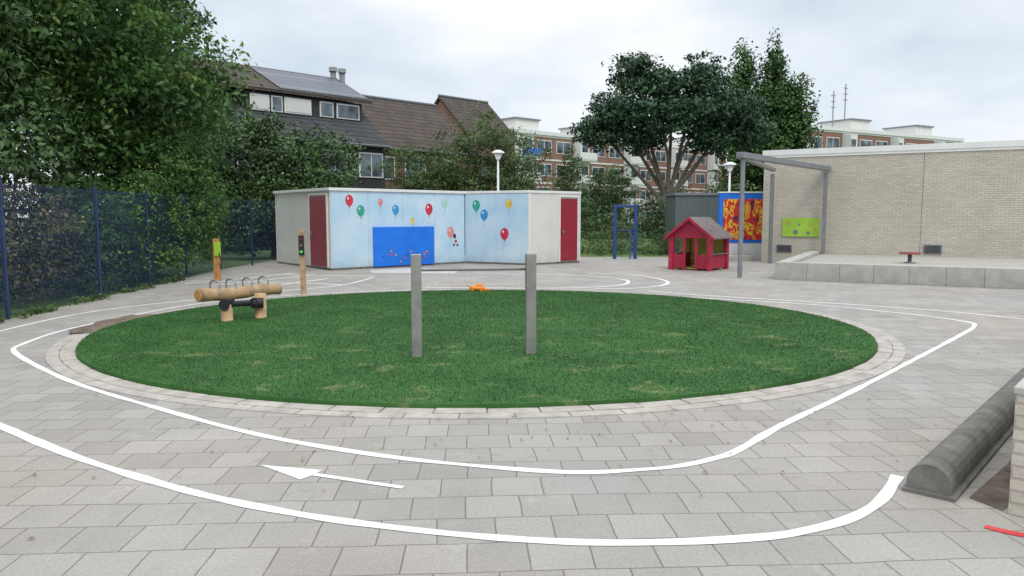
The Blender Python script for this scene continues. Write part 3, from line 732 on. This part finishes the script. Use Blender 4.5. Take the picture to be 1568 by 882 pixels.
tree('dense_garden_tree', (-9.3, 29.5, 0), [((-11, 29, 3.4), (1.6, 1.6, 2.2)), ((-9.2, 29.6, 3.3), (1.6, 1.5, 1.9)), ((-7.4, 29.8, 2.9), (1.3, 1.3, 1.8)), ((-9.5, 28.6, 1.6), (2.4, 1.2, 1.3))],
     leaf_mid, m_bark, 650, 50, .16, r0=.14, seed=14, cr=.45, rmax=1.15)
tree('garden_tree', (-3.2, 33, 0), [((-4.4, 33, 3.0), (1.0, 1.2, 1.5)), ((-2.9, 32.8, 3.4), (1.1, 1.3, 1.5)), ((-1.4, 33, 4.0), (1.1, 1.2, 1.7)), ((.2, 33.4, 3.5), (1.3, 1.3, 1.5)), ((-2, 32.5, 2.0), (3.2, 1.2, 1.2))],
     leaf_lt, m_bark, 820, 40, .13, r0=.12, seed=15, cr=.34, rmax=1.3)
tree('conifer_tree', (3.0, 38, 0), [((3.0, 38, 2.0), (1.0, 1, 1.6)), ((3.0, 38, 3.5), (.6, .6, 1.6))], leaf_mid, m_bark, 130, 45, .13, r0=.09, seed=16, cr=.35)
tree('garden_tree', (5.2, 40, 0), [((5.3, 40, 3.1), (1.1, 1, 1.1)), ((4.4, 40, 1.9), (1.4, 1, 1.0))], leaf_mid, m_bark, 180, 45, .14, r0=.09, seed=17, cr=.35)
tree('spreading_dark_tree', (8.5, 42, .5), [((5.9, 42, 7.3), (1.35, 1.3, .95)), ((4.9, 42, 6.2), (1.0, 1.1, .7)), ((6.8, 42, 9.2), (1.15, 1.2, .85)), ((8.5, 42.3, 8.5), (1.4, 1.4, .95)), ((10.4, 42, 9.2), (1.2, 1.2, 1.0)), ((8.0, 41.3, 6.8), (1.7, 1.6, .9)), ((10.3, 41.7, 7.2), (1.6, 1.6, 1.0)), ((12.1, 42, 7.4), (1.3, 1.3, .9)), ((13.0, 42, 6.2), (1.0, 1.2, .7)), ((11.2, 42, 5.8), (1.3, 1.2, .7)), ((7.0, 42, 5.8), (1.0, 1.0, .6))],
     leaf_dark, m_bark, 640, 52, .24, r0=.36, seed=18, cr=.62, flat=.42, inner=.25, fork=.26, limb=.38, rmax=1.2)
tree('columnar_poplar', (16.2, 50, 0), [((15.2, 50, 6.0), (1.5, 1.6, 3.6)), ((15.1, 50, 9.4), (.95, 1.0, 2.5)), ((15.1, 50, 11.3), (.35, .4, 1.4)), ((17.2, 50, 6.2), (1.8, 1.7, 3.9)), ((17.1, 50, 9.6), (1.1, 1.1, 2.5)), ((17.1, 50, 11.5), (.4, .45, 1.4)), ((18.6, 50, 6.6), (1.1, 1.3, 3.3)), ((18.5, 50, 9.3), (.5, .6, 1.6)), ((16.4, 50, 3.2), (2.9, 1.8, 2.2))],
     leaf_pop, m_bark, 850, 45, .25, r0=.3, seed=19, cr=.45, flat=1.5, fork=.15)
foliage('low_hedge', [((x_, 30.4, .30), (.9, .7, .60)) for x_ in (3.2, 4.4, 5.6, 6.6)]+[((x_, 34+.2*x_, .5), (1.6, 1.0, 1.0)) for x_ in (3, 5, 7, 9)], 520, 45, .10, leaf_lt, seed=23, cr=.3)
foliage('background_shrubbery', [((x_, 36+3*math.sin(x_), 1.0+.5*math.sin(x_*2)), (2.6, 1.6, 1.5)) for x_ in (-14, -10, -6, -2, 2, 6, 10, 13)]+[((x_, 60, 1.5), (4, 2, 2.6)) for x_ in (0, 6, 12, 18, 24, 30)], 850, 45, .22, leaf_mid, seed=24, cr=.6)
g = M(); vs = []; nx, ny = 30, 12
for j in range(ny+1):
    for i in range(nx+1):
        x_ = 1.5+i*.6; y_ = 29.3+j*1.4; vs.append((x_, y_, -.03+.55*min(1, j/3)+.06*noise.noise(Vector((x_*.5, y_*.5, 0)))*(j > 0)))
g.add(vs, [(j*(nx+1)+i, j*(nx+1)+i+1, (j+1)*(nx+1)+i+1, (j+1)*(nx+1)+i) for j in range(ny) for i in range(nx)], 0, True)
g.build('grass_bank', [m_ground])

# ------------------------------------------------------------ world, sun, camera
w = bpy.data.worlds.new('World'); scene.world = w; w.use_nodes = True; nt = w.node_tree
for n_ in list(nt.nodes): nt.nodes.remove(n_)
out = N(nt, 'ShaderNodeOutputWorld')
EL, ROT = math.radians(52), math.radians(160)
sky = N(nt, 'ShaderNodeTexSky'); sky.sky_type = 'NISHITA'; sky.sun_disc = False; sky.sun_elevation = EL; sky.sun_rotation = ROT
bg1 = N(nt, 'ShaderNodeBackground', Strength=.1); L(nt, sky.outputs[0], bg1.inputs[0])
tc = N(nt, 'ShaderNodeTexCoord'); s = N(nt, 'ShaderNodeSeparateXYZ'); L(nt, tc.outputs['Generated'], s.inputs[0])
ad = N(nt, 'ShaderNodeMath', operation='ADD'); L(nt, s.outputs[2], ad.inputs[0]); ad.inputs[1].default_value = .25
mx = N(nt, 'ShaderNodeMath', operation='MAXIMUM'); L(nt, ad.outputs[0], mx.inputs[0]); mx.inputs[1].default_value = .1
dx = N(nt, 'ShaderNodeMath', operation='DIVIDE'); L(nt, s.outputs[0], dx.inputs[0]); L(nt, mx.outputs[0], dx.inputs[1])
dy = N(nt, 'ShaderNodeMath', operation='DIVIDE'); L(nt, s.outputs[1], dy.inputs[0]); L(nt, mx.outputs[0], dy.inputs[1])
cb = N(nt, 'ShaderNodeCombineXYZ'); L(nt, dx.outputs[0], cb.inputs[0]); L(nt, dy.outputs[0], cb.inputs[1]); cb.inputs[2].default_value = 3.7
f1 = noise_fac(nt, cb.outputs[0], .95, 5, .5)
dt = N(nt, 'ShaderNodeVectorMath', operation='DOT_PRODUCT'); L(nt, tc.outputs['Generated'], dt.inputs[0]); dt.inputs[1].default_value = (.02, .98, .17)
mr = N(nt, 'ShaderNodeMapRange', interpolation_type='SMOOTHSTEP'); L(nt, dt.outputs['Value'], mr.inputs[0]); mr.inputs[1].default_value = .94; mr.inputs[2].default_value = .997; mr.inputs[3].default_value = 0; mr.inputs[4].default_value = .20
sm = N(nt, 'ShaderNodeMath', operation='ADD'); L(nt, f1, sm.inputs[0]); L(nt, mr.outputs[0], sm.inputs[1])
cc = ramp(nt, sm.outputs[0], [(.30, (.50, .60, .72)), (.43, (.62, .70, .79)), (.55, (.78, .84, .90)), (.68, (.98, .99, 1.0))])
st = N(nt, 'ShaderNodeMapRange'); L(nt, s.outputs[2], st.inputs[0]); st.inputs[1].default_value = .25; st.inputs[2].default_value = 1; st.inputs[3].default_value = 1.12; st.inputs[4].default_value = 2.2
bg2 = N(nt, 'ShaderNodeBackground'); L(nt, cc, bg2.inputs[0]); L(nt, st.outputs[0], bg2.inputs[1])
ms = N(nt, 'ShaderNodeMixShader'); ms.inputs[0].default_value = .9; L(nt, bg1.outputs[0], ms.inputs[1]); L(nt, bg2.outputs[0], ms.inputs[2]); L(nt, ms.outputs[0], out.inputs[0])
sd = bpy.data.lights.new('sun', 'SUN'); sd.energy = 1.25; sd.angle = math.radians(18); sd.color = (1, .96, .90)
so = bpy.data.objects.new('sun', sd); COL.objects.link(so)
dv = Vector((math.sin(ROT)*math.cos(EL), math.cos(ROT)*math.cos(EL), math.sin(EL)))
so.rotation_euler = dv.to_track_quat('Z', 'Y').to_euler()

cam = bpy.data.cameras.new('camera'); co = bpy.data.objects.new('camera', cam); COL.objects.link(co)
cam.sensor_width = 36; cam.lens = 26.4; cam.clip_end = 3000; cam.clip_start = .05
co.location = (0, 0, 1.6); co.rotation_euler = (math.radians(90-5.51), 0, 0)
scene.camera = co
scene.view_settings.view_transform = 'Standard'; scene.view_settings.look = 'None'; scene.view_settings.exposure = 0
